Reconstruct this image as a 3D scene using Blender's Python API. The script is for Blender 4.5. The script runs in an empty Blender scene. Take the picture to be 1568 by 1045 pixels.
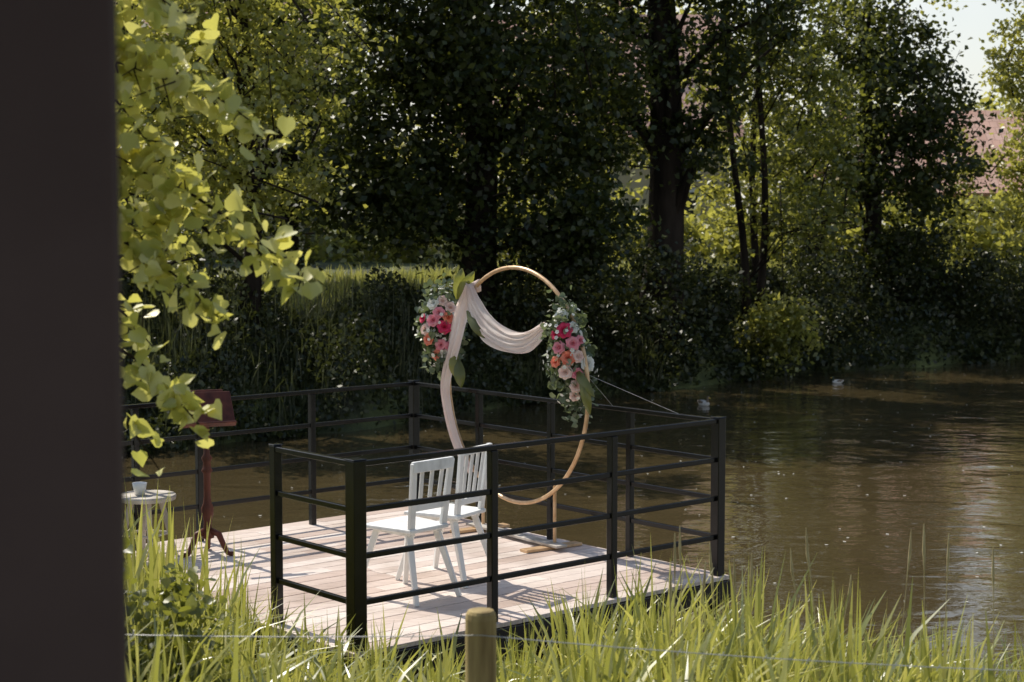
import bpy, math, numpy as np
from mathutils import Vector, Matrix
rng = np.random.default_rng(7)
S = bpy.context.scene
COL = S.collection
S.view_settings.view_transform='Standard'
S.view_settings.look='None'
S.view_settings.exposure=0

# ---------------------------------------------------------------- materials
def newmat(name):
    m=bpy.data.materials.new(name); m.use_nodes=True
    nt=m.node_tree; nt.nodes.clear()
    out=nt.nodes.new('ShaderNodeOutputMaterial')
    return m,nt,out
def ramp(nt,cols,fac=None,pos=None):
    r=nt.nodes.new('ShaderNodeValToRGB'); e=r.color_ramp.elements
    n=len(cols)
    while len(e)<n: e.new(0.5)
    for i,c in enumerate(cols):
        e[i].position = (pos[i] if pos else i/(n-1)); e[i].color=(*c,1)
    if fac is not None: nt.links.new(fac,r.inputs[0])
    return r
def noise(nt,scale,detail=4,vec=None,rough=.55,dist=0):
    n=nt.nodes.new('ShaderNodeTexNoise'); n.inputs['Scale'].default_value=scale
    n.inputs['Detail'].default_value=detail; n.inputs['Roughness'].default_value=rough
    n.inputs['Distortion'].default_value=dist
    if vec is not None: nt.links.new(vec,n.inputs['Vector'])
    return n
def objco(nt,scale=(1,1,1),rot=(0,0,0)):
    t=nt.nodes.new('ShaderNodeTexCoord'); m=nt.nodes.new('ShaderNodeMapping')
    m.inputs['Scale'].default_value=scale; m.inputs['Rotation'].default_value=rot
    nt.links.new(t.outputs['Object'],m.inputs['Vector']); return m.outputs[0]
def leafmat(name,cols,trans=(.2,.3,.04),tf=.4,rough=.42,gl=.05):
    m,nt,out=newmat(name)
    g=nt.nodes.new('ShaderNodeNewGeometry')
    r=ramp(nt,cols,g.outputs['Random Per Island'])
    d=nt.nodes.new('ShaderNodeBsdfDiffuse'); nt.links.new(r.outputs[0],d.inputs[0])
    t=nt.nodes.new('ShaderNodeBsdfTranslucent')
    mt=nt.nodes.new('ShaderNodeMix'); mt.data_type='RGBA'; mt.blend_type='MIX'; mt.inputs[0].default_value=.5
    nt.links.new(r.outputs[0],mt.inputs[6]); mt.inputs[7].default_value=(*trans,1)
    nt.links.new(mt.outputs[2],t.inputs[0])
    s=nt.nodes.new('ShaderNodeMixShader'); s.inputs[0].default_value=tf
    nt.links.new(d.outputs[0],s.inputs[1]); nt.links.new(t.outputs[0],s.inputs[2])
    go=nt.nodes.new('ShaderNodeBsdfGlossy'); go.inputs['Roughness'].default_value=rough; go.inputs[0].default_value=(1,1,1,1)
    s2=nt.nodes.new('ShaderNodeMixShader'); s2.inputs[0].default_value=gl
    nt.links.new(s.outputs[0],s2.inputs[1]); nt.links.new(go.outputs[0],s2.inputs[2])
    nt.links.new(s2.outputs[0],out.inputs[0]); return m
def solid(name,c1,c2,scale=6,rough=.5,stretch=(1,1,1),bump=.0,metal=0,spec=.5,pos=(.35,.65),rot=(0,0,0),trans=0):
    m,nt,out=newmat(name)
    n=noise(nt,scale,6,objco(nt,stretch,rot))
    r=ramp(nt,[c1,c2],n.outputs[0],list(pos))
    p=nt.nodes.new('ShaderNodeBsdfPrincipled'); nt.links.new(r.outputs[0],p.inputs['Base Color'])
    p.inputs['Metallic'].default_value=metal; p.inputs['Specular IOR Level'].default_value=spec
    rr=ramp(nt,[(rough*.8,)*3,(min(1,rough*1.25),)*3],n.outputs[0]); nt.links.new(rr.outputs[0],p.inputs['Roughness'])
    if bump:
        b=nt.nodes.new('ShaderNodeBump'); b.inputs['Strength'].default_value=bump; b.inputs['Distance'].default_value=.01
        nt.links.new(n.outputs[0],b.inputs['Height']); nt.links.new(b.outputs[0],p.inputs['Normal'])
    if trans:
        t=nt.nodes.new('ShaderNodeBsdfTranslucent'); nt.links.new(r.outputs[0],t.inputs[0])
        s=nt.nodes.new('ShaderNodeMixShader'); s.inputs[0].default_value=trans
        nt.links.new(p.outputs[0],s.inputs[1]); nt.links.new(t.outputs[0],s.inputs[2]); nt.links.new(s.outputs[0],out.inputs[0])
    else: nt.links.new(p.outputs[0],out.inputs[0])
    return m

M={}
M['leaf_dark']=leafmat('leaf_dark',[(.014,.024,.008),(.030,.045,.013),(.075,.092,.024)],(.20,.22,.02),.34,gl=.03)  # shaded leaf copy: the dark of backlit crowns is put into the colour
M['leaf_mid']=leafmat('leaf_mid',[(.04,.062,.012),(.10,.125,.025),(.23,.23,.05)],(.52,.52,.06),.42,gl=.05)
M['leaf_lit']=leafmat('leaf_lit',[(.08,.11,.02),(.20,.22,.045),(.38,.37,.09)],(.85,.80,.13),.5,gl=.06)  # sunlit leaf copy: sunlight on the foliage is painted in as paler colour
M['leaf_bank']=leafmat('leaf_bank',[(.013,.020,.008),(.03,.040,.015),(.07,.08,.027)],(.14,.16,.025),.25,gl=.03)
M['leaf_linden']=leafmat('leaf_linden',[(.28,.32,.05),(.50,.50,.11),(.72,.68,.26)],(1.,.92,.2),.45,.45,.09)
M['blade']=leafmat('blade',[(.09,.12,.022),(.26,.29,.055),(.58,.53,.18)],(.80,.76,.13),.4,.36,.09)
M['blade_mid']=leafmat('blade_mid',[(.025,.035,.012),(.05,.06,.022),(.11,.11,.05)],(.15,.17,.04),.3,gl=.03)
M['meadow']=leafmat('meadow',[(.18,.22,.04),(.34,.35,.09),(.5,.46,.18)],(.75,.72,.16),.4)
M['reedstalk']=solid('reedstalk',(.3,.24,.12),(.42,.36,.2),20,.7)
M['bark']=solid('bark',(.012,.009,.007),(.040,.031,.024),5,.9,(1,1,.2),.8,spec=.1)
M['steel']=solid('black_steel',(.003,.003,.003),(.007,.007,.007),12,.22,(1,1,1),.05,spec=.35)
M['gold']=solid('hoop_wood',(.52,.32,.16),(.70,.48,.28),14,.35,metal=.3)
M['cloth']=solid('cloth',(.88,.74,.68),(.92,.82,.76),9,.8,trans=.42)
M['white']=solid('white_paint',(.58,.58,.56),(.84,.84,.82),7,.5,(1,1,.5),.25,pos=(.3,.5))
M['mahog']=solid('mahogany',(.055,.016,.010),(.15,.045,.026),9,.45,(1,1,.2),spec=.25)
M['oldwood']=solid('old_wood',(.30,.27,.22),(.58,.53,.47),8,.7,(1,1,.4),.3)
M['ceramic']=solid('ceramic',(.7,.7,.68),(.78,.78,.76),3,.2)
M['postwood']=solid('post_wood',(.17,.11,.035),(.46,.35,.14),12,.75,(1,1,.1),.6)
M['wire']=solid('wire',(.4,.4,.4),(.55,.55,.54),20,.4,metal=.6)
M['wall']=solid('dark_wall',(.060,.040,.036),(.088,.060,.054),1.2,.9,spec=.1)
M['plaster']=solid('plaster',(.42,.35,.22),(.55,.48,.32),1.2,.9)
M['glass']=solid('window_glass',(.02,.025,.03),(.03,.035,.04),1,.1)

def deckmat():
    m,nt,out=newmat('deck_boards')
    g=nt.nodes.new('ShaderNodeNewGeometry')
    r=ramp(nt,[(.62,.48,.41),(.76,.64,.57),(.88,.78,.71)],g.outputs['Random Per Island'])
    n=noise(nt,5,8,objco(nt,(1,14,1),(0,0,math.radians(-41))),.65)
    r2=ramp(nt,[(.62,.60,.58),(1,1,1)],n.outputs[0],[.3,.55])
    n3=noise(nt,1.4,5,objco(nt)); r3=ramp(nt,[(.74,.71,.68),(1,1,1)],n3.outputs[0],[.35,.52])
    def mul(a,b):
        mx=nt.nodes.new('ShaderNodeMix'); mx.data_type='RGBA'; mx.blend_type='MULTIPLY'; mx.inputs[0].default_value=1
        nt.links.new(a,mx.inputs[6]); nt.links.new(b,mx.inputs[7]); return mx.outputs[2]
    c=mul(mul(r.outputs[0],r2.outputs[0]),r3.outputs[0])
    p=nt.nodes.new('ShaderNodeBsdfPrincipled'); nt.links.new(c,p.inputs['Base Color']); p.inputs['Roughness'].default_value=.42
    b=nt.nodes.new('ShaderNodeBump'); b.inputs['Strength'].default_value=.3; b.inputs['Distance'].default_value=.005
    nt.links.new(n.outputs[0],b.inputs['Height']); nt.links.new(b.outputs[0],p.inputs['Normal'])
    nt.links.new(p.outputs[0],out.inputs[0]); return m
M['deck']=deckmat()
def rooftile():
    m,nt,out=newmat('roof_tiles')
    co=objco(nt)
    br=nt.nodes.new('ShaderNodeTexBrick'); br.inputs['Scale'].default_value=1
    br.inputs['Brick Width'].default_value=.22; br.inputs['Row Height'].default_value=.3
    br.inputs['Color1'].default_value=(.74,.44,.33,1); br.inputs['Color2'].default_value=(.82,.56,.45,1); br.inputs['Mortar'].default_value=(.55,.32,.25,1)
    br.inputs['Mortar Size'].default_value=.012
    nt.links.new(co,br.inputs['Vector'])
    n=noise(nt,1.2,5,co); r=ramp(nt,[(.75,.72,.7),(1.1,1.08,1.05)],n.outputs[0],[.3,.7])
    mx=nt.nodes.new('ShaderNodeMix'); mx.data_type='RGBA'; mx.blend_type='MULTIPLY'; mx.inputs[0].default_value=1
    nt.links.new(br.outputs[0],mx.inputs[6]); nt.links.new(r.outputs[0],mx.inputs[7])
    p=nt.nodes.new('ShaderNodeBsdfPrincipled'); p.inputs['Roughness'].default_value=.8
    nt.links.new(mx.outputs[2],p.inputs['Base Color']); nt.links.new(p.outputs[0],out.inputs[0]); return m
M['roof']=rooftile()
def watermat():
    m,nt,out=newmat('pond_water')
    p=nt.nodes.new('ShaderNodeBsdfPrincipled')
    n0=noise(nt,.35,3,objco(nt)); r=ramp(nt,[(.054,.040,.018),(.086,.064,.031)],n0.outputs[0])
    nt.links.new(r.outputs[0],p.inputs['Base Color'])
    p.inputs['Roughness'].default_value=.02; p.inputs['IOR'].default_value=1.5
    a=noise(nt,1.1,2,objco(nt,(.8,1.1,1)),.5,.6)
    b=noise(nt,5,3,objco(nt,(.6,1.1,1)),.5,.4)
    mm=nt.nodes.new('ShaderNodeMath'); mm.operation='MULTIPLY_ADD'; nt.links.new(b.outputs[0],mm.inputs[0]); mm.inputs[1].default_value=.26; nt.links.new(a.outputs[0],mm.inputs[2])
    bu=nt.nodes.new('ShaderNodeBump'); bu.inputs['Strength'].default_value=1; bu.inputs['Distance'].default_value=.028
    nt.links.new(mm.outputs[0],bu.inputs['Height']); nt.links.new(bu.outputs[0],p.inputs['Normal'])
    nt.links.new(p.outputs[0],out.inputs[0]); return m
M['water']=watermat()
def groundmat():
    m,nt,out=newmat('ground')
    co=objco(nt)
    n=noise(nt,.8,8,co); r=ramp(nt,[(.025,.025,.015),(.05,.06,.022),(.12,.14,.045),(.20,.22,.07)],n.outputs[0],[.3,.45,.6,.75])
    n2=noise(nt,18,6,co); b=nt.nodes.new('ShaderNodeBump'); b.inputs['Strength'].default_value=.8; b.inputs['Distance'].default_value=.05
    nt.links.new(n2.outputs[0],b.inputs['Height'])
    p=nt.nodes.new('ShaderNodeBsdfPrincipled'); p.inputs['Roughness'].default_value=.95
    nt.links.new(r.outputs[0],p.inputs['Base Color']); nt.links.new(b.outputs[0],p.inputs['Normal']); nt.links.new(p.outputs[0],out.inputs[0]); return m
M['ground']=groundmat()

# ---------------------------------------------------------------- mesh helpers
def link(o,parent=None):
    COL.objects.link(o)
    if parent: o.parent=parent
    return o
def empty(name,loc=(0,0,0)):
    e=bpy.data.objects.new(name,None); e.empty_display_size=.2; e.location=loc; COL.objects.link(e); return e
def fastmesh(name,V,F,mat,parent=None,smooth=False):
    me=bpy.data.meshes.new(name); V=np.asarray(V,np.float32); F=np.asarray(F,np.int32)
    me.vertices.add(len(V)); me.vertices.foreach_set('co',V.ravel())
    me.loops.add(F.size); me.loops.foreach_set('vertex_index',F.ravel())
    me.polygons.add(len(F)); me.polygons.foreach_set('loop_start',np.arange(0,F.size,F.shape[1],dtype=np.int32))
    me.update(calc_edges=True)
    if smooth: me.polygons.foreach_set('use_smooth',np.ones(len(F),bool))
    me.materials.append(mat); me.validate()
    return link(bpy.data.objects.new(name,me),parent)
def norm(a): return a/np.maximum(np.linalg.norm(a,axis=1,keepdims=True),1e-9)
QUAD=(np.array([[-.5,0,0],[-.05,.34,.1],[.5,0,-.05],[-.05,-.34,.1]]),np.array([[0,1,2,3]]))
_h=[[0,0],[.5,0],[1,0],[-.1,.25],[.12,.46],[.45,.46],[.76,.2],[-.1,-.25],[.12,-.46],[.45,-.46],[.76,-.2]]
HEART=(np.array([[a-.4,b,.28*abs(b)-.18*a*a] for a,b in _h]),np.array([[0,3,4,5,6,2,1],[0,1,2,10,9,8,7]]))
def leaves(name,C,size,mat,parent=None,up=.8,tpl=QUAD,droop=0.,smooth=False):
    N=len(C); T,F=tpl; K=len(T)
    n=rng.normal(size=(N,3)); n[:,2]=n[:,2]+up*np.where(rng.random(N)<.85,1,-.5); n=norm(n)
    t=rng.normal(size=(N,3)); t[:,2]-=droop; t=t-n*np.sum(t*n,1,keepdims=True); t=norm(t)
    b=np.cross(n,t)
    s=(size*rng.uniform(.65,1.3,N))[:,None,None]
    V=C[:,None,:]+s*(T[None,:,0:1]*t[:,None]+T[None,:,1:2]*b[:,None]+T[None,:,2:3]*n[:,None])
    FF=(F[None]+(np.arange(N)*K)[:,None,None]).reshape(-1,F.shape[1])
    return fastmesh(name,V.reshape(-1,3),FF,mat,parent,smooth)
def clumps(c,r,nc,nl,cr=.5,shell=.45):
    d=norm(rng.normal(size=(nc,3))); rad=rng.random(nc)**shell
    cc=np.array(c)+d*rad[:,None]*np.array(r)
    rr=cr*rng.uniform(.55,1.25,nc)
    p=rng.normal(size=(nc,nl,3))*np.array([.5,.5,.3])*rr[:,None,None]
    p[:,:,2]-=.35*(p[:,:,0]**2+p[:,:,1]**2)/np.maximum(rr[:,None],.1)
    return (cc[:,None]+p).reshape(-1,3),cc
class MB:
    def __init__(s): s.v=[]; s.f=[]
    def add(s,V,F):
        o=len(s.v); s.v+= [tuple(map(float,p)) for p in V]; s.f+=[tuple(int(i)+o for i in f) for f in F]
    def box(s,c,size,R=None,taper=1.):
        x,y,z=[d/2 for d in size]
        V=[Vector((a*x*(taper if k>0 else 1),b*y*(taper if k>0 else 1),k*z)) for k in(-1,1) for b in(-1,1) for a in(-1,1)]
        if R is not None: V=[R@p for p in V]
        V=[p+Vector(c) for p in V]
        s.add(V,[(0,2,3,1),(4,5,7,6),(0,1,5,4),(2,6,7,3),(0,4,6,2),(1,3,7,5)])
    def beam(s,p,q,w,h,up=(0,0,1),w2=None,h2=None):
        p=Vector(p);q=Vector(q);d=(q-p).normalized(); up=Vector(up)
        if abs(d.dot(up))>.98: up=Vector((0,1,0))
        r=d.cross(up).normalized(); u=r.cross(d)
        w2=w2 or w; h2=h2 or h
        V=[]
        for P,W_,H_ in((p,w,h),(q,w2,h2)):
            for a,b in((-1,-1),(1,-1),(1,1),(-1,1)): V.append(P+r*a*W_/2+u*b*H_/2)
        s.add(V,[(3,2,1,0),(4,5,6,7),(0,1,5,4),(1,2,6,5),(2,3,7,6),(3,0,4,7)])
    def tube(s,pts,rad,n=8,cap=True):
        pts=[Vector(p) for p in pts]; 
        if not hasattr(rad,'__len__'): rad=[rad]*len(pts)
        V=[];F=[]; ref=None
        for i,p in enumerate(pts):
            d=(pts[min(i+1,len(pts)-1)]-pts[max(i-1,0)]).normalized()
            if ref is None:
                ref=Vector((1,0,0)) if abs(d.x)<.8 else Vector((0,1,0))
            ref=(ref-d*ref.dot(d)).normalized(); b=d.cross(ref)
            for k in range(n):
                a=2*math.pi*k/n; V.append(p+(ref*math.cos(a)+b*math.sin(a))*rad[i])
        for i in range(len(pts)-1):
            for k in range(n):
                F.append((i*n+k,i*n+(k+1)%n,(i+1)*n+(k+1)%n,(i+1)*n+k))
        if cap: F.append(tuple(range(n-1,-1,-1))); F.append(tuple((len(pts)-1)*n+k for k in range(n)))
        s.add(V,F)
    def lathe(s,prof,o=(0,0,0),n=20):
        V=[];F=[]; o=Vector(o)
        for r,z in prof:
            for k in range(n):
                a=2*math.pi*k/n; V.append(o+Vector((r*math.cos(a),r*math.sin(a),z)))
        for i in range(len(prof)-1):
            for k in range(n): F.append((i*n+k,i*n+(k+1)%n,(i+1)*n+(k+1)%n,(i+1)*n+k))
        F.append(tuple(range(n-1,-1,-1))); F.append(tuple((len(prof)-1)*n+k for k in range(n)))
        s.add(V,F)
    def obj(s,name,mat,parent=None,smooth=False,bevel=0):
        me=bpy.data.meshes.new(name); me.from_pydata(s.v,[],s.f); me.update()
        if smooth:
            for p in me.polygons: p.use_smooth=True
        me.materials.append(mat)
        o=link(bpy.data.objects.new(name,me),parent)
        if bevel:
            b=o.modifiers.new('bevel','BEVEL'); b.width=bevel; b.segments=2; b.limit_method='ANGLE'
        return o

# ---------------------------------------------------------------- terrain
NX=[-50,-9,-5,-3.9,-3.1,-2.3,-1.3,0,2,6,14,50]; NY=[20,13.6,13.1,12.6,11.4,10.3,9.2,8.5,8.1,7.7,7.4,30]
FX=[-50,-14,-9,-4.3,-2,1.2,4.65,8,10.4,14,50]; FY=[20,17.5,19,20.6,23,27,30,32.5,34,35,30.5]
Apt=Vector((-.86,9.15,0)); U=Vector((.7547,.6561,0)); Vv=Vector((-.6561,.7547,0)); LU=2.96; LV=3.31
def W(a,b,z=0): return Apt+U*a+Vv*b+Vector((0,0,z))
def gz(x,y):
    x=np.asarray(x,float); y=np.asarray(y,float)
    yn=np.interp(x,NX,NY)+.18*np.sin(x*1.7)+.1*np.sin(x*4.3); yf=np.interp(x,FX,FY)+.25*np.sin(x*1.3+1)+.12*np.sin(x*3.7)
    dn=yn-y; df=y-yf
    zn=np.interp(dn,[-2,0,.6,1.8,3.5,9,40],[-1.5,-.5,-.3,-.1,.2,.75,1.2])
    zf=np.interp(df,[-2,0,.5,2,6,40],[-1.5,-.5,0,.75,1.1,1.5])
    z=np.where(dn>-.0,zn,np.where(df>0,zf,np.maximum(zn,zf)))
    z=z+.05*np.sin(x*2.1+y)*np.sin(y*1.7)*(z>-.45)
    a=(x-Apt.x)*U.x+(y-Apt.y)*U.y; b=(x-Apt.x)*Vv.x+(y-Apt.y)*Vv.y
    ins=(a>-1.2)&(a<LU+.3)&(b>-.3)&(b<LV+.4)
    return np.where(ins,np.minimum(z,-.22),z)
gx=np.concatenate([[-600,-300,-150,-80,-50,-35,-25],np.arange(-18,18,.22),[20,25,35,50,80,150,300,600]])
gy=np.concatenate([[-300,-100,-40,-20,-10,-5],np.arange(-2,42,.22),[44,48,55,70,100,180,350,700]])
X,Y=np.meshgrid(gx,gy); Z=gz(X,Y); Vg=np.stack([X,Y,Z],-1).reshape(-1,3)
nx=len(gx); ii,jj=np.meshgrid(np.arange(nx-1),np.arange(len(gy)-1)); k=(jj*nx+ii).ravel()
fastmesh('ground',Vg,np.stack([k,k+1,k+1+nx,k+nx],1),M['ground'],smooth=True)
fastmesh('pond_water',[(-60,-1,-.5),(60,-1,-.5),(60,45,-.5),(-60,45,-.5)],[[0,1,2,3]],M['water'])

# ---------------------------------------------------------------- trees
def tree(name,base,h,tr,crowns,leaf,mat,lean=(0,0),limbs=14,stems=1,up=.8):
    z0=float(gz(base[0],base[1]))-.1
    e=empty(name,(0,0,0)); mb=MB(); allc=[]; P=[]
    for c,r,nc,nl,cr in crowns:
        p,cc=clumps(c,r,nc,nl,cr); P.append(p); allc.append(cc)
    allc=np.concatenate(allc)
    for s in range(stems):
        off=rng.normal(size=2)*.35*(stems>1)
        pts=[];rad=[]
        for i in range(10):
            t=i/9; pts.append((base[0]+off[0]*(1+2*t)+lean[0]*t+.12*math.sin(t*7+s),base[1]+off[1]*(1+t)+lean[1]*t,z0+h*t)); rad.append(tr*(1-.75*t)*(1.35 if i==0 else 1))
        mb.tube(pts,rad,10)
        for q in range(limbs//stems):
            c=allc[rng.integers(len(allc))]; t=max(.12,min(.9,(c[2]-z0-1.)/h)); i=int(t*9)
            a=Vector(pts[i]); b=Vector(c); m=(a+b)/2+Vector((0,0,.3)); r0=rad[i]*.3
            mb.tube([a,m,b],[r0,r0*.6,.012],6)
    for q in range(limbs*3):
        c=Vector(allc[rng.integers(len(allc))]); d=Vector(rng.normal(size=3)*.4); 
        mb.tube([c-d,c,c+d*1.2],[.016,.011,.004],4)
    mb.obj('trunk_and_limbs',M['bark'],e,smooth=True)
    leaves('foliage',np.concatenate(P),leaf,mat,e,up)
    return e
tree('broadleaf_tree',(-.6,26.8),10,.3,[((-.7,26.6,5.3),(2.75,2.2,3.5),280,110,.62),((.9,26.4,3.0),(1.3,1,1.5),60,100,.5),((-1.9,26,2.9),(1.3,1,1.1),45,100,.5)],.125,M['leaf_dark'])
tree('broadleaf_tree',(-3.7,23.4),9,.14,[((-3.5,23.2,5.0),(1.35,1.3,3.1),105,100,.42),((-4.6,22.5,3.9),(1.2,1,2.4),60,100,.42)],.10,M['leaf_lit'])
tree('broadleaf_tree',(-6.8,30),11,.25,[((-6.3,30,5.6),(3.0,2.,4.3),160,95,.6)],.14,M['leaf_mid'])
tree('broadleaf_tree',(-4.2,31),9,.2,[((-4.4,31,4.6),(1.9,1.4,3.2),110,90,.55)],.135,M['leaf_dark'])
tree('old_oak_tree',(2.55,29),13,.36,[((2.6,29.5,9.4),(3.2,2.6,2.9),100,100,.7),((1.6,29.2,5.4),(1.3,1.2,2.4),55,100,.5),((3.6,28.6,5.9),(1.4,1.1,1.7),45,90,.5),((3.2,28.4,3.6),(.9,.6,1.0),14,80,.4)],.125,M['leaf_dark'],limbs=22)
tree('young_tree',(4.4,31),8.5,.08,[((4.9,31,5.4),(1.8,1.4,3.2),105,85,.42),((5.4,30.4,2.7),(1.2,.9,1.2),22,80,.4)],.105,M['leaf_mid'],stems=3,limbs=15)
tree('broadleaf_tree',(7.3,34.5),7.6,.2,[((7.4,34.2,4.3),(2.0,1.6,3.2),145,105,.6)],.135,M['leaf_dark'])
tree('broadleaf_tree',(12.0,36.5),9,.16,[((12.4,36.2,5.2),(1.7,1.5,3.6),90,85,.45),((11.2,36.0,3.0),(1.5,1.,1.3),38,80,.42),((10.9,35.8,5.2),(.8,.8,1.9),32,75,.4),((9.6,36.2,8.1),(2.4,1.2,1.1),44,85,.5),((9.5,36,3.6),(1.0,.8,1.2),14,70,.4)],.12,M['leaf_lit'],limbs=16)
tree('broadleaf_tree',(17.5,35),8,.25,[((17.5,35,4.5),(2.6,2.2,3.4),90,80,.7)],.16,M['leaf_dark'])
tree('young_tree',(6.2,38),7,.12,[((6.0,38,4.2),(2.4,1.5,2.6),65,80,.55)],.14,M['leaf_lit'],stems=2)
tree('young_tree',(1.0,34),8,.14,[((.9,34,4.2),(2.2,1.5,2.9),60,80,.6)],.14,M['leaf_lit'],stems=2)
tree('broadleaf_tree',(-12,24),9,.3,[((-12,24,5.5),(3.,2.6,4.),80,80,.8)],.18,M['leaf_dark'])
P=[]
for x in np.arange(-34,44,2.8):
    y=54+rng.uniform(-2,4); top=rng.uniform(7,11)
    if x>7: top=rng.uniform(5.2,6.6)
    if 11<x<16.5: top=5.6
    p,_=clumps((x,y,top*.5+.6),(2.4,2.,top*.55),45,60,1.); P.append(p)
for x in np.arange(-30,34,3.):
    p,_=clumps((x,42+rng.uniform(-1,1),2.0),(1.8,1.,1.2),26,50,.8); P.append(p)
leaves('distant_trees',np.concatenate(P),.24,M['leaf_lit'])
def bank(name,x0,x1,n,d0,d1,hmax,size,mat,up=.5):
    x=rng.uniform(x0,x1,n); d=rng.uniform(d0,d1,n); y=np.interp(x,FX,FY)+d
    hh=hmax*(.5+.5*np.sin(x*2.3+y*1.1)*np.sin(x*.9-y*.7))
    z=np.maximum(gz(x,y),-.5)+hh*rng.random(n)**.8+.02
    return leaves(name,np.stack([x,y,z],1),size,mat,None,up)
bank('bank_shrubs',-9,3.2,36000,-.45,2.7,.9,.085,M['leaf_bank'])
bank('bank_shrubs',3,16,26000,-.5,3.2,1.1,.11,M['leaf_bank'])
Q=[]
for c,r,n_ in [((1.3,27.8,1.0),(1.9,.9,1.3),75),((3.2,29.6,.8),(1.4,.8,1.3),55),((8.8,34,1.3),(2.6,.8,1.2),60),((5.6,32,1.0),(1.6,.8,1.2),40),((-5.4,24.3,1.5),(1.7,.8,1.1),70),((-7.6,23.5,1.2),(1.6,.8,1.),40),((.6,26.2,1.6),(1.2,.7,.9),40)]:
    Q.append(clumps(c,r,n_,95,.45)[0])
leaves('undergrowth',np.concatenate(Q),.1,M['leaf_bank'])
p,_=clumps((4.75,30.1,.35),(.75,.5,.65),34,80,.35); leaves('waterside_bush',p,.1,M['leaf_lit'])

# ---------------------------------------------------------------- blades
def blades(name,B,h,wid,mat,bend=(.1,.6),K=6,parent=None,windx=0.,stiff=2.2):
    N=len(B); t=np.linspace(0,1,K)[None,:,None]
    ang=rng.uniform(0,2*np.pi,N); d=np.stack([np.cos(ang)+windx,np.sin(ang),0*ang],1)
    bd=rng.uniform(*bend,N)*rng.random(N)**.7; h=np.asarray(h)
    P=B[:,None,:]+np.array([0,0,1.])*(h[:,None,None]*(t-.55*(bd[:,None,None])*t**3))+d[:,None,:]*(h*bd)[:,None,None]*t**stiff
    a2=rng.uniform(0,2*np.pi,N); s=np.stack([np.cos(a2),np.sin(a2),.0*a2],1)[:,None,:]
    prof=np.array([.7,1,1,.85,.55,.04]) if K==6 else np.linspace(1,.05,K)
    w=(wid*rng.uniform(.6,1.3,N))[:,None,None]*prof[None,:,None]/2
    V=np.stack([P-s*w,P+s*w],2).reshape(-1,3)
    k=np.arange(K-1)*2; F=np.stack([k,k+1,k+3,k+2],1); FF=(F[None]+(np.arange(N)*2*K)[:,None,None]).reshape(-1,4)
    return fastmesh(name,V,FF,mat,parent)
def outside(x,y,m=.1):
    a=(x-Apt.x)*U.x+(y-Apt.y)*U.y; b=(x-Apt.x)*Vv.x+(y-Apt.y)*Vv.y
    return ~((a>-m)&(a<LU+m)&(b>-m)&(b<LV+m))
def patch(n,x0,x1,dmin,dmax):
    x=rng.uniform(x0,x1,n); d=rng.uniform(dmin,dmax,n); y=np.interp(x,NX,NY)-d
    k=outside(x,y); x=x[k];y=y[k]; 
    cx=np.round(x/.33)*.33+.09*np.sin(y*9); cy=np.round(y/.33)*.33+.09*np.sin(x*8)
    x=x+(cx-x)*.55; y=y+(cy-y)*.55
    k=outside(x,y,.06); x=x[k];y=y[k]
    return np.stack([x,y,np.maximum(gz(x,y),-.55)-.02],1)
hv=lambda B:(.97+.13*np.sin(B[:,0]*2.3)+.1*np.sin(B[:,0]*5+B[:,1]*3))*np.interp(B[:,0],[-.2,.9],[.72,1.])
B=patch(4300,-.2,4.4,-.3,2.4); blades('reed_grass',B,hv(B)*rng.uniform(.55,1.12,len(B)),.027,M['blade'],(.1,.6),windx=.3)
B=patch(3300,-.2,4.4,-.3,2.4); blades('reed_grass',B,hv(B)*rng.uniform(.7,1.15,len(B)),.029,M['blade'],(.7,1.4),windx=.3,stiff=1.8)
B=patch(2200,-3.4,-.2,.0,3.6); h=.82*rng.uniform(.55,1.2,len(B))*np.where((B[:,0]>-1.2),.80,1.)
blades('reed_grass',B,h,.024,M['blade'],(.1,.6),windx=.2)
B=patch(1800,-3.4,-.2,.0,3.6); blades('reed_grass',B,.85*rng.uniform(.55,1.1,len(B)),.027,M['blade'],(.6,1.3),windx=.2,stiff=1.8)
x=rng.uniform(-3.0,-1.5,420); y=rng.uniform(8.2,10.2,420); k=outside(x,y,.12); x=x[k];y=y[k]
blades('tall_reeds',np.stack([x,y,gz(x,y)],1),rng.uniform(.7,1.25,len(x)),.028,M['blade'],(.05,.5))
B=patch(34,.5,4.2,.0,1.6); st=MB()
for b in B:
    hh=rng.uniform(1.0,1.3); l=rng.uniform(-.08,.08)
    st.tube([b,(b[0]+l*.4,b[1],b[2]+hh*.6),(b[0]+l,b[1],b[2]+hh*.9),(b[0]+l*1.2,b[1],b[2]+hh*.97),(b[0]+l*1.3,b[1],b[2]+hh*1.06)],[.002,.002,.002,.007,.002],5)
st.obj('seed_stalks',M['reedstalk'])
x=rng.uniform(-8,2.5,5500); y=np.interp(x,FX,FY)+rng.uniform(-.1,2.9,5500)
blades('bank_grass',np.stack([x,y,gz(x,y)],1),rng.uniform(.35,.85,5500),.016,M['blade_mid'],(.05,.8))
x=rng.uniform(-10,12,15000); y=np.interp(x,FX,FY)+rng.uniform(3.4,12,15000)
blades('meadow_grass',np.stack([x,y,gz(x,y)],1),rng.uniform(.12,.35,15000),.03,M['meadow'],(.1,.9),K=4)
p,_=clumps((-1.75,6.9,.5),(.5,.5,.65),85,60,.2); leaves('garden_shrub',p,.045,M['leaf_mid'],tpl=HEART)

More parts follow.
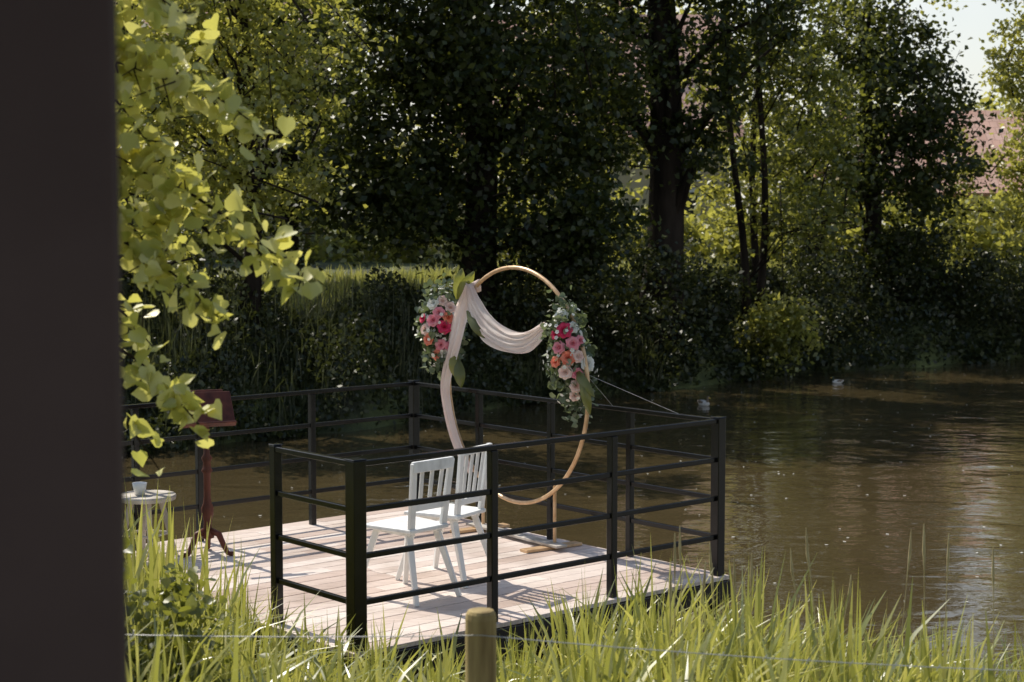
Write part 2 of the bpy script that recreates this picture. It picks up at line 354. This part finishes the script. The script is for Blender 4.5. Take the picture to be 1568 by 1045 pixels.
# ---------------------------------------------------------------- linden near the house
e=empty('linden_tree'); mb=MB(); LP=[]
mb.tube([(-3.1,6.2,.2),(-3.0,6.1,2),(-2.9,6.1,4),(-2.8,6.2,6.5)],[.2,.17,.13,.06],12)
def spray(p,q,n,spread,sag=.1,t0=.1):
    p=np.array(p);q=np.array(q); t=np.linspace(0,1,6)[:,None]; m=p*(1-t)+q*t; m[:,2]+=sag*np.sin(np.pi*t[:,0])
    mb.tube([tuple(a) for a in m],list(np.linspace(.011,.002,6)),6)
    tt=rng.uniform(t0,1.03,n); c=p+(q-p)*tt[:,None]; c[:,2]+=sag*np.sin(np.pi*np.clip(tt,0,1))
    off=rng.normal(size=(n,3))*spread*(1.15-.6*tt)[:,None]; off[:,2]-=.25*spread; LP.append(c+off)
    for k in range(n//6):
        mb.tube([tuple(c[k]),tuple(c[k]+off[k])],[.003,.0015],4)
for s_ in [((-2.9,6.1,3.6),(-1.15,5.8,3.05),120,.11),((-2.9,6.1,3.2),(-1.15,5.6,2.85),120,.10),((-1.7,5.9,3.0),(-.82,5.6,2.68),120,.06),
           ((-2.9,6.1,2.9),(-1.15,5.7,2.52),120,.10),((-1.6,5.8,2.6),(-.72,5.6,2.22),150,.065),((-2.9,6.1,2.6),(-1.2,5.7,2.30),120,.09),
           ((-1.6,5.8,2.35),(-.98,5.6,2.06),90,.065),((-1.7,5.8,2.2),(-1.22,5.7,1.95),50,.06),((-1.62,5.8,2.0),(-1.05,5.6,1.70),95,.055),
           ((-2.9,6.1,4.0),(-1.1,5.8,3.45),70,.12),((-1.8,5.8,3.3),(-1.08,5.5,3.06),100,.07),
           ((-1.7,5.8,1.95),(-1.25,5.9,1.5),30,.05),((-1.75,5.7,3.1),(-1.2,5.7,2.6),110,.09),((-1.75,5.7,2.7),(-1.2,5.7,2.25),110,.08)]: spray(*s_,t0=.1 if s_[0][0]>-2.5 else .7)
mb.obj('branches',M['bark'],e,smooth=True)
leaves('foliage',np.concatenate(LP),.062,M['leaf_linden'],e,.7,HEART,.7)

# ---------------------------------------------------------------- deck
e=empty('wooden_deck'); mb=MB(); R41=Matrix.Rotation(math.radians(41),3,'Z')
bw=.142; b=-.06; 
while b<LV+.06:
    cut=rng.uniform(.9,2.1)
    for a0,a1 in((-.06,cut-.002),(cut+.002,LU+.06)):
        c=W((a0+a1)/2,b+bw/2,-.014+rng.uniform(-.0015,.0015)); mb.box(c,(a1-a0,bw-.008,.028),R41)
    b+=bw
mb.obj('boards',M['deck'],e,bevel=.003)
mb=MB()
top=-.031; hh=.14
for p,q in((W(-.05,-.05),W(LU+.05,-.05)),(W(-.05,LV+.05),W(LU+.05,LV+.05))): mb.beam(p+Vector((0,0,top-hh/2)),q+Vector((0,0,top-hh/2)),.06,hh)
for a in(-.02,1,2,LU+.02): mb.beam(W(a,-.015,top-hh/2),W(a,LV+.015,top-hh/2),.06,hh-.01)
for a in(0,LU/2,LU):
    for b in(.05,LV-.05): mb.beam(W(a,b,-1.6),W(a,b,top-hh+.01),.09,.09)
mb.obj('steel_frame',M['steel'],e,bevel=.003)
mb=MB()
for i in range(6): mb.box(W(-.15-.15*i,1.9,-.035),(.142,1.9,.028),R41)
mb.obj('gangway',M['deck'],e)

# railing
e=empty('black_metal_railing'); mb=MB(); ZR=[.26,.52,.78]
def post(p,w,h=1.03): mb.beam(p+Vector((0,0,-.17)),p+Vector((0,0,h)),w,w,up=tuple(U))
def run(p,q,w0=.03,w1=.03):
    d=(q-p).normalized()
    for z in ZR: mb.beam(p+d*w0+Vector((0,0,z)),q-d*w1+Vector((0,0,z)),.028,.032)
    mb.beam(p+d*(w0-.002)+Vector((0,0,1.04)),q-d*(w1-.002)+Vector((0,0,1.04)),.045,.03)
A_=W(0,-.0);B_=W(LU,0);C_=W(LU,LV);D_=W(-.6,LV);E_=W(0,.8)
def rp(p,w,h=1.06): 
    mb.beam(p+Vector((0,0,-.17)),p+Vector((0,0,h)),w,w,up=tuple(U))
rp(A_,.085);rp(B_,.07);rp(C_,.065);rp(E_,.055)
run(A_,B_,.045,.037);run(B_,C_,.037,.034);run(C_,D_,.034,0);run(A_,E_,.045,.03)
for t in(1/3,2/3): post(A_.lerp(B_,t),.05,1.024)
for t in(.25,.5,.75): post(B_.lerp(C_,t),.045,1.024)
for t in(1,2,2.52): post(C_-U*t,.045,1.024)
for p,w in((A_,.085),(B_,.07),(C_,.065),(E_,.055)): mb.box(p+Vector((0,0,1.064)),(w+.008,w+.008,.008),R41)
mb.obj('posts_and_rails',M['steel'],e,bevel=.004)

# ---------------------------------------------------------------- hoop
HC=Vector((.02,12.35,1.15)); HR=.87; wd=Vector((math.cos(math.radians(-54)),math.sin(math.radians(-54)),0)); hn=Vector((-wd.y,wd.x,0))
def HP(s,z,o=0): return Vector((HC.x,HC.y,0))+wd*s+Vector((0,0,z))+hn*o
e=empty('wedding_hoop'); mb=MB()
pts=[HP(HR*math.cos(a),HC.z+HR*math.sin(a)) for a in np.linspace(0,2*math.pi,73)]
mb.tube(pts,.0155,10,False)
mb.obj('ring',M['gold'],e,smooth=True)
mb=MB()
for s in(-.45,.45):
    mb.tube([HP(s,.0,.03),HP(s,.5,.03)],.013,8); mb.box(HP(s,.012,.0),(.09,.5,.02),Matrix.Rotation(math.radians(-54),3,'Z'))
mb.obj('stand_legs',M['gold'],e,bevel=.002)
mb=MB(); mb.box(HP(0,.034,0),(1.15,.1,.018),Matrix.Rotation(math.radians(-54),3,'Z')); mb.obj('base_board',M['oldwood'],e,bevel=.003)
def ribbon(name,ctl,widths,nf=5,amp=.018,seed=0,vert=.0):
    ctl=np.array(ctl,float); n=len(ctl); T=np.linspace(0,n-1,60)
    def cr(t):
        i=int(min(max(math.floor(t),0),n-2)); f=t-i
        p0=ctl[max(i-1,0)];p1=ctl[i];p2=ctl[i+1];p3=ctl[min(i+2,n-1)]
        return .5*((2*p1)+(-p0+p2)*f+(2*p0-5*p1+4*p2-p3)*f*f+(-p0+3*p1-3*p2+p3)*f**3)
    C=np.array([cr(t) for t in T]); Wd=np.interp(T,np.arange(n),widths); m=33; V=[]
    for i,c in enumerate(C):
        d=C[min(i+1,59)]-C[max(i-1,0)]; d/=np.linalg.norm(d); nrm=np.array([-d[1],d[0]])
        for j in range(m):
            q=j/(m-1)-.5; ph=seed+.6*math.sin(i*.09+seed)
            o=amp*math.sin(q*2*math.pi*nf+ph)+amp*.5*math.sin(q*2*math.pi*nf*2.3+i*.12)
            off=nrm*q*Wd[i]; V.append(HP(c[0]+off[0],c[1]+off[1]+.004*math.sin(q*19+i*.3),-.03+o-.03*(1-(2*q)**2)))
    F=[(i*m+j,i*m+j+1,(i+1)*m+j+1,(i+1)*m+j) for i in range(59) for j in range(m-1)]
    r=MB(); r.add(V,F); return r.obj(name,M['cloth'],e,smooth=True)
ribbon('draped_cloth',[(-.53,1.87),(-.46,1.72),(-.30,1.56),(-.03,1.475),(.2,1.49),(.42,1.60)],[.05,.17,.22,.17,.15,.08],5,.012,.3)
ribbon('hanging_cloth',[(-.53,1.87),(-.62,1.68),(-.73,1.42),(-.86,1.12),(-.83,.9),(-.70,.64),(-.50,.44)],[.06,.18,.17,.13,.1,.1,.05],3,.011,1.7)
mb=MB(); 
mb.tube([HP(-.56,1.80,-.01),HP(-.53,1.875,-.03),HP(-.50,1.89,.01),HP(-.52,1.83,.03)],[.03,.04,.04,.03],8); mb.obj('cloth_knot',M['cloth'],e,smooth=True)
mb=MB(); mb.tube([HP(.84,1.3),W(LU,1.0,1.05)],.0012,4); mb.tube([HP(.84,1.3),W(LU,.35,1.05)],.0012,4); mb.tube([HP(-.86,1.2),W(LU,2.9,1.05)],.0012,4); mb.obj('guy_strings',M['wire'],e)

# bouquets
cols={'rose_red':((.65,.015,.10),(.8,.06,.16)),'rose_pink':((.85,.25,.32),(.88,.40,.44)),'rose_blush':((.88,.60,.52),(.9,.74,.66)),'rose_coral':((.85,.20,.11),(.9,.36,.24)),'bloom_white':((.78,.78,.70),(.85,.85,.8))}
for k_,(a,b_) in cols.items(): M[k_]=solid(k_,a,b_,30,.6,trans=.25)
M['bq_leaf']=leafmat('bouquet_leaf',[(.04,.065,.032),(.09,.125,.06),(.2,.24,.15)],(.3,.36,.12),.3)
def rose(mb,c,ax,r,rings=((0.10,.28,4),(.55,.6,5),(1.0,.85,6),(1.35,1.,7))):
    ax=Vector(ax).normalized(); ref=ax.orthogonal().normalized(); bt=ax.cross(ref); c=Vector(c)
    for tilt,rr,n in rings:
        tilt*=.8; ph=rng.random()*6
        for k in range(n):
            a=ph+2*math.pi*k/n; d=ref*math.cos(a)+bt*math.sin(a); t=ax.cross(d); V=[]
            for i in range(4):
                f=i/3; ang=tilt*(.55+.75*f); out=d*math.sin(ang)+ax*math.cos(ang); L=r*rr*f if rr>.5 else r*.6*f
                wv=r*rr*.62*math.sin(math.pi*(.22+.62*f)) 
                for j in(-1,0,1): V.append(c+out*L+d*(.06*r)+t*wv*j+d*(-.18*r*rr*abs(j)))
            mb.add(V,[(i*3+j,i*3+j+1,i*3+j+4,i*3+j+3) for i in range(3) for j in range(2)])
def bouquet(name,s0,z0,rx,rz,lst,tilt=0.,nleaf=850):
    e=empty(name); mbs={k_:MB() for k_ in cols}; cen=HP(s0,z0,0); st=MB()
    for kind,du,dz,r in lst:
        th=du; ax=Vector((math.sin(th),-math.cos(th),.25+.2*dz/rz)).normalized()
        k_=math.sqrt(max(.1,1-(dz/rz)**2))*1.12; c=cen+Vector((math.sin(th)*rx*k_+tilt*dz,-math.cos(th)*rx*k_,dz))
        rose(mbs[kind],c,ax,r)
    d=norm(rng.normal(size=(nleaf,3))); rad=(rng.uniform(.35,1.4,nleaf)*rng.uniform(.8,1.1,nleaf))[:,None]
    Pp=np.array(cen)+d*rad*np.array([rx,rx,rz*1.02]); Pp[:,0]+=tilt*(Pp[:,2]-cen.z)
    leaves('greenery',Pp,.048,M['bq_leaf'],e,.3,HEART)
    for k in range(150):
        d=Vector(norm(rng.normal(size=(1,3)))[0]); q=rng.uniform(.85,1.5); 
        if d.z<-.3 and rng.random()<.5: continue
        c=cen+Vector((d.x*rx*q,d.y*rx*q,d.z*rz*min(q,1.2))); c.x+=tilt*(c.z-cen.z)
        rose(mbs['bloom_white'],c,d,rng.uniform(.01,.019),((1.2,1,5),)); st.tube([cen+Vector((tilt*(c.z-cen.z)*.6,0,(c.z-cen.z)*.6)),c],[.002,.001],3)
    for k_,m_ in mbs.items():
        if m_.v: m_.obj(k_,M[k_],e)
    st.obj('stems',M['bq_leaf'],e)
    return e,cen
eb,cen=bouquet('flower_bouquet',-.97,1.52,.155,.29,[('rose_red',.15,.02,.06),('rose_pink',-.35,.07,.055),('rose_coral',.35,.09,.05),('rose_pink',-.1,.13,.05),('rose_blush',.5,.17,.05),('rose_blush',-.75,.0,.05),
   ('rose_coral',-.6,-.08,.05),('rose_pink',0,-.12,.05),('rose_blush',.7,-.05,.055),('rose_red',-1.0,.08,.04),('rose_blush',.1,.22,.045),('rose_pink',.45,-.13,.045),('bloom_white',-.5,.2,.055),('bloom_white',.8,.1,.05),('rose_coral',-.25,-.2,.045),('bloom_white',.2,-.2,.05)])
def bigleaves(e,lst,L=.2,w=.09):
    mb=MB()
    for p,q in lst:
        p=Vector(p);q=Vector(q);d=(q-p); s=d.cross(Vector((0,1,.2))).normalized(); V=[]
        for i in range(7):
            f=i/6; ww=w*.5*math.sin(math.pi*(.03+.95*f))**.8; c=p+d*f+Vector((0,-.05*math.sin(math.pi*f),0))
            V+= [c-s*ww+Vector((0,.02,0)),c,c+s*ww+Vector((0,.02,0))]
        mb.add(V,[(i*3+j,i*3+j+1,i*3+j+4,i*3+j+3) for i in range(6) for j in range(2)])
    mb.obj('large_leaves',M['leaf_mid'],e,smooth=True)
bigleaves(eb,[(HP(-.72,1.76,-.03),HP(-.48,1.98,-.03)),(HP(-.72,1.76,-.03),HP(-.60,2.0,-.06)),(HP(-.55,1.68,-.05),HP(-.33,1.48,-.04)),(HP(-.7,1.3,-.03),HP(-.63,1.08,-.05)),(HP(-.75,1.35,-.03),HP(-.72,1.16,-.05))])
eb,cen=bouquet('flower_bouquet',.66,1.40,.14,.36,[('rose_red',-.1,.2,.06),('rose_pink',.2,.11,.055),('rose_pink',-.45,.08,.05),('rose_coral',-.1,.01,.055),('rose_blush',.35,.02,.05),('bloom_white',.75,-.03,.07),('rose_blush',-.3,-.09,.055),
   ('rose_pink',.2,-.1,.045),('rose_blush',.1,-.19,.05),('rose_coral',-.7,-.02,.045),('rose_red',-.6,.17,.04),('bloom_white',.4,.22,.045),('rose_pink',.6,.13,.04),('bloom_white',-.2,.3,.05),('rose_blush',-.05,-.26,.04)],tilt=-.14)
bigleaves(eb,[(HP(.75,1.35,-.05),HP(.98,1.15,-.03)),(HP(.85,1.3,-.05),HP(.93,1.02,-.03))],w=.07)

# ---------------------------------------------------------------- chairs
def chair(loc,ang,hb=.87,slats=3,kind=0):
    e=empty('farmhouse_chair',loc); e.rotation_euler=(0,0,ang)
    mb=MB()
    o=[(-.17,-.2),(.17,-.2),(.215,.2),(-.215,.2)]; V=[(x,y,.435) for x,y in o]+[(x,y,.462) for x,y in o]
    mb.add(V,[(3,2,1,0),(4,5,6,7),(0,1,5,4),(1,2,6,5),(2,3,7,6),(3,0,4,7)]); mb.obj('seat',M['white'],e,bevel=.008)
    mb=MB()
    for sx in(-1,1):
        mb.beam((sx*.12,-.13,.436),(sx*.19,-.27,.0),.042,.042,w2=.03,h2=.03)
        mb.beam((sx*.14,.13,.436),(sx*.22,.25,.0),.042,.042,w2=.03,h2=.03)
        mb.box((sx*.12,0,.424),(.05,.33,.022))
    mb.obj('legs',M['white'],e,bevel=.004)
    mb=MB(); lean=-.05
    yb=lambda z:-.175+lean*(z-.46)/.41
    for sx in(-1,1): mb.beam((sx*.14,yb(.46),.46),(sx*.165,yb(hb),hb),.048,.026,up=(0,1,0),w2=.04)
    zt=hb-.025
    if kind==0:
        mb.beam((-.175,yb(zt)-.003,zt),(.175,yb(zt)-.003,zt),.028,.07); zb=.60
        mb.beam((-.14,yb(zb)-.001,zb),(.14,yb(zb)-.001,zb),.02,.055)
    else:
        mb.beam((-.17,yb(zt)-.003,zt),(.17,yb(zt)-.003,zt),.026,.045); zb=.54
        mb.beam((-.14,yb(zb)-.001,zb),(.14,yb(zb)-.001,zb),.02,.04)
    for i in range(slats):
        x=(i-(slats-1)/2)*(.24/slats)
        mb.beam((x,yb(zb),zb+.02),(x*1.1,yb(zt),zt-.02),.03,.012,up=(0,1,0))
    mb.obj('backrest',M['white'],e,bevel=.004)
    return e
chair((-.66,10.5,.0),math.radians(48),.88,3,0)
chair((-.43,11.0,.0),math.radians(58),.90,4,1)

# ---------------------------------------------------------------- lectern
e=empty('wooden_lectern',(-2.16,11.78,0)); mb=MB()
mb.lathe([(.012,.11),(.045,.12),(.05,.15),(.03,.18),(.028,.24),(.04,.28),(.045,.33),(.03,.37),(.024,.42),(.026,.58),(.04,.60),(.03,.62),(.026,.66),(.04,.69),(.022,.72),(.02,.95),(.03,.97),(.02,.99),(.02,1.0)])
mb.obj('turned_column',M['mahog'],e,smooth=True); mb=MB()
for k in range(3):
    a=math.radians(100+120*k); d=Vector((math.cos(a),math.sin(a),0))
    mb.tube([d*.03+Vector((0,0,.17)),d*.09+Vector((0,0,.15)),d*.13+Vector((0,0,.07)),d*.16+Vector((0,0,.02)),d*.2+Vector((0,0,.018))],[.024,.024,.02,.017,.018],8)
mb.obj('tripod_feet',M['mahog'],e,smooth=True); mb=MB()
R=Matrix.Rotation(math.radians(22),3,'Z')@Matrix.Rotation(math.radians(50),3,'X')
mb.box((0,0,1.04),(.38,.28,.018),R); mb.box(R@Vector((0,-.143,.018))+Vector((0,0,1.04)),(.38,.014,.05),R)
mb.box(R@Vector((0,.145,.0))+Vector((0,0,1.04)),(.28,.03,.016),R); mb.box(R@Vector((0,0,-.025))+Vector((0,0,1.04)),(.1,.2,.03),R)
mb.obj('desk',M['mahog'],e,bevel=.004)

# stool + cup
e=empty('wooden_stool',(-2.58,11.72,0)); mb=MB()
mb.lathe([(.18,.40),(.205,.405),(.21,.43),(.205,.44)],n=28); 
mb.obj('seat',M['oldwood'],e); mb=MB()
for k in range(4):
    a=math.radians(20+90*k); d=Vector((math.cos(a),math.sin(a),0)); mb.tube([d*.1+Vector((0,0,.41)),d*.2],[.022,.016],8)
for k in range(4):
    a=math.radians(20+90*k); a2=a+math.pi/2; mb.tube([Vector((math.cos(a),math.sin(a),0))*.165+Vector((0,0,.16)),Vector((math.cos(a2),math.sin(a2),0))*.165+Vector((0,0,.16))],.009,6)
mb.obj('legs',M['oldwood'],e)
e=empty('flower_pot',(-2.62,11.7,.441)); mb=MB(); mb.lathe([(.035,0),(.045,.05),(.052,.085),(.048,.085),(.04,.05),(.03,.012)],n=20); mb.obj('pot',M['ceramic'],e,smooth=True)

# ---------------------------------------------------------------- fence
def fpost(x,y,ztop):
    e=empty('fence_post'); zf=float(gz(x,y)); h=ztop-zf; mb=MB(); prof=[(.051,-.3),(.0505,h*.4),(.05,h-.03),(.047,h-.012),(.041,h-.003),(.030,h)]
    mb.lathe(prof,(x,y,zf),20); mb.obj('post',M['postwood'],e)
fpost(-.1,5.3,1.142); fpost(2.9,5.1,1.05); fpost(-3.0,5.5,1.16)
mb=MB()
for z,sg in((1.07,.04),(.84,.05)):
    for x0,y0,x1,y1,z1 in((-.1,5.25,2.9,5.05,z-.08),(-.1,5.25,-3.0,5.45,z+.05)):
        mb.tube([(x0+(x1-x0)*t,y0+(y1-y0)*t,z+(z1-z)*t-sg*4*t*(1-t)) for t in np.linspace(0,1,14)],.0017,5)
        for t in np.linspace(.03,.97,22):
            c=Vector((x0+(x1-x0)*t,y0+(y1-y0)*t,z+(z1-z)*t-sg*4*t*(1-t))); mb.tube([c+Vector((-.006,0,-.01)),c+Vector((.006,0,.01))],.0015,4)
mb.obj('fence_wire',M['wire'])

# ---------------------------------------------------------------- house wall next to camera
mb=MB(); mb.box((-1.488,2.08,1.9),(2.0,.04,6.0)); o=mb.obj('house_wall',M['wall'],bevel=.006)

# ---------------------------------------------------------------- background houses
def house(name,x0,x1,y0,y1,zg,ze,zr,win):
    e=empty(name); mb=MB(); xm=(x0+x1)/2; ym=(y0+y1)/2
    V=[(x0,y0,zg),(x1,y0,zg),(x1,y1,zg),(x0,y1,zg),(x0,y0,ze),(x1,y0,ze),(x1,y1,ze),(x0,y1,ze),(x0,ym,zr),(x1,ym,zr)]
    mb.add(V,[(0,1,5,4),(1,2,6,9,5),(2,3,7,6),(3,0,4,8,7)]); mb.obj('walls',M['plaster'],e)
    mb=MB(); o=.5; sl=(zr-ze)/(ym-y0)
    for sg,ya in((-1,y0),(1,y1)):
        a=Vector((0,ya+sg*o-ym,-(o)*sl+ze)); L=math.hypot(ya+sg*o-ym,zr-a.z)
        sm=MB(); sm.add([(-.5*(x1-x0)-.4,0,0),(.5*(x1-x0)+.4,0,0),(.5*(x1-x0)+.4,L,0),(-.5*(x1-x0)-.4,L,0),(-.5*(x1-x0)-.4,0,.12),(.5*(x1-x0)+.4,0,.12),(.5*(x1-x0)+.4,L,.12),(-.5*(x1-x0)-.4,L,.12)],[(3,2,1,0),(4,5,6,7),(0,1,5,4),(1,2,6,5),(2,3,7,6),(3,0,4,7)])
        ob=sm.obj('roof_slope',M['roof'],e); ang=math.atan(sl)
        ob.rotation_euler=(ang,0,0) if sg<0 else (ang,0,math.pi); ob.location=(xm,ya+sg*o,ze-o*sl+.02)
    n=int((x1-x0)/2.2)
    fr=MB(); gl=MB()
    for i in range(n):
        x=x0+(i+.5)*(x1-x0)/n
        for z in win:
            fr.box((x,y0-.02,z),(1.0,.06,1.3)); gl.box((x-.22,y0-.06,z),(.38,.04,1.1)); gl.box((x+.22,y0-.06,z),(.38,.04,1.1))
    fr.obj('window_frames',M['ceramic'],e); gl.obj('window_panes',M['glass'],e)
    c=MB(); c.box((xm+1,ym,zr+.3),(.6,.6,1.0)); c.obj('chimney',M['roof'],e)
    return e
house('tiled_roof_house',9.5,20,46,51,1.2,3.3,5.3,[2.3])
house('tiled_roof_house',-1.5,6.0,47,53,1.2,5.0,8.2,[2.5,4.0])
house('tiled_roof_house',-11,-5.2,42,48,1.2,7.2,10.5,[2.6,5.2])

# ---------------------------------------------------------------- ducks + floating bits
M['duck_b']=solid('duck_brown',(.10,.07,.045),(.28,.22,.16),25,.7); M['duck_w']=solid('duck_pale',(.5,.47,.42),(.65,.62,.58),20,.7); M['duck_g']=solid('duck_head',(.01,.04,.025),(.03,.06,.04),10,.3); M['bill']=solid('bill',(.5,.35,.05),(.6,.4,.08),10,.5)
def duck(loc,ang,head,body,sc=.75):
    e=empty('duck',loc); e.rotation_euler=(0,0,ang); e.scale=(sc,)*3
    b=MB(); b.tube([(-.21,0,.085),(-.17,0,.07),(-.1,0,.045),(0,0,.03),(.09,0,.035),(.14,0,.05),(.16,0,.07)],[.008,.03,.06,.078,.07,.045,.015],12); b.obj('body',M[body],e,smooth=True)
    w=MB()
    for s in(-1,1): w.tube([(-.16,s*.03,.09),(-.06,s*.055,.075),(.05,s*.055,.06)],[.008,.035,.02],8)
    w.obj('wings',M['duck_b'],e,smooth=True)
    h=MB(); h.tube([(.12,0,.05),(.135,0,.11),(.145,0,.15),(.155,0,.175),(.17,0,.19)],[.035,.024,.026,.034,.018],10); h.obj('head_and_neck',M[head],e,smooth=True)
    k=MB(); k.tube([(.175,0,.172),(.21,0,.165),(.232,0,.163)],[.014,.012,.01],8); k.obj('bill',M['bill'],e)
duck((2.94,25.6,-.5),math.radians(-60),'duck_b','duck_w'); duck((5.65,29,-.5),math.radians(200),'duck_g','duck_w',.6)
n=330; x=rng.uniform(-3,12,n); y=rng.uniform(12,33,n)**1.0; C=np.stack([x,y,np.full(n,-.494)],1); T=(np.array([[-.5,-.2,0],[0,.35,0],[.5,.1,0],[.1,-.4,0]]),np.array([[0,1,2,3]]))
leaves('floating_petals',C,.032,M['bloom_white'],None,40,T)

# ---------------------------------------------------------------- light, camera
el=math.radians(48); az=math.radians(-42)
Sd=Vector((math.sin(az)*math.cos(el),math.cos(az)*math.cos(el),math.sin(el)))
L=bpy.data.lights.new('sun','SUN'); L.energy=5.0; L.angle=math.radians(.5); L.color=(1,.93,.81)
lo=link(bpy.data.objects.new('sun',L)); lo.rotation_euler=(-Sd).to_track_quat('-Z','Y').to_euler(); lo.location=(0,0,30)
w=bpy.data.worlds.new('World'); S.world=w; w.use_nodes=True; nt=w.node_tree
bg=nt.nodes['Background']; sk=nt.nodes.new('ShaderNodeTexSky'); sk.sky_type='NISHITA'; sk.sun_disc=False; sk.sun_elevation=el; sk.sun_rotation=az
sk.dust_density=1.5; sk.air_density=1.2; sk.ozone_density=1; bg.inputs[1].default_value=.13
# bright summer haze low over the horizon, with soft cloud variation
tc=nt.nodes.new('ShaderNodeTexCoord'); sx=nt.nodes.new('ShaderNodeSeparateXYZ'); nt.links.new(tc.outputs['Generated'],sx.inputs[0])
hz=ramp(nt,[(.85,)*3,(.7,)*3,(0,0,0)],sx.outputs[2],[0,.2,.42])
cn=noise(nt,3,5,tc.outputs['Generated']); cr=ramp(nt,[(.6,)*3,(1,1,1)],cn.outputs[0],[.35,.6])
ml=nt.nodes.new('ShaderNodeMath'); ml.operation='MULTIPLY'; nt.links.new(hz.outputs[0],ml.inputs[0]); nt.links.new(cr.outputs[0],ml.inputs[1])
mx=nt.nodes.new('ShaderNodeMix'); mx.data_type='RGBA'; nt.links.new(ml.outputs[0],mx.inputs[0]); nt.links.new(sk.outputs[0],mx.inputs[6]); mx.inputs[7].default_value=(8.2,8.1,7.8,1)
nt.links.new(mx.outputs[2],bg.inputs[0])
cam=bpy.data.cameras.new('camera'); co=link(bpy.data.objects.new('camera',cam)); co.location=(0,0,2.4); co.rotation_euler=(math.radians(90-4.27),0,0)
cam.lens=59; cam.sensor_width=36; cam.clip_end=2000; cam.clip_start=.05
cam.dof.use_dof=True; cam.dof.focus_distance=11; cam.dof.aperture_fstop=4.5
S.camera=co
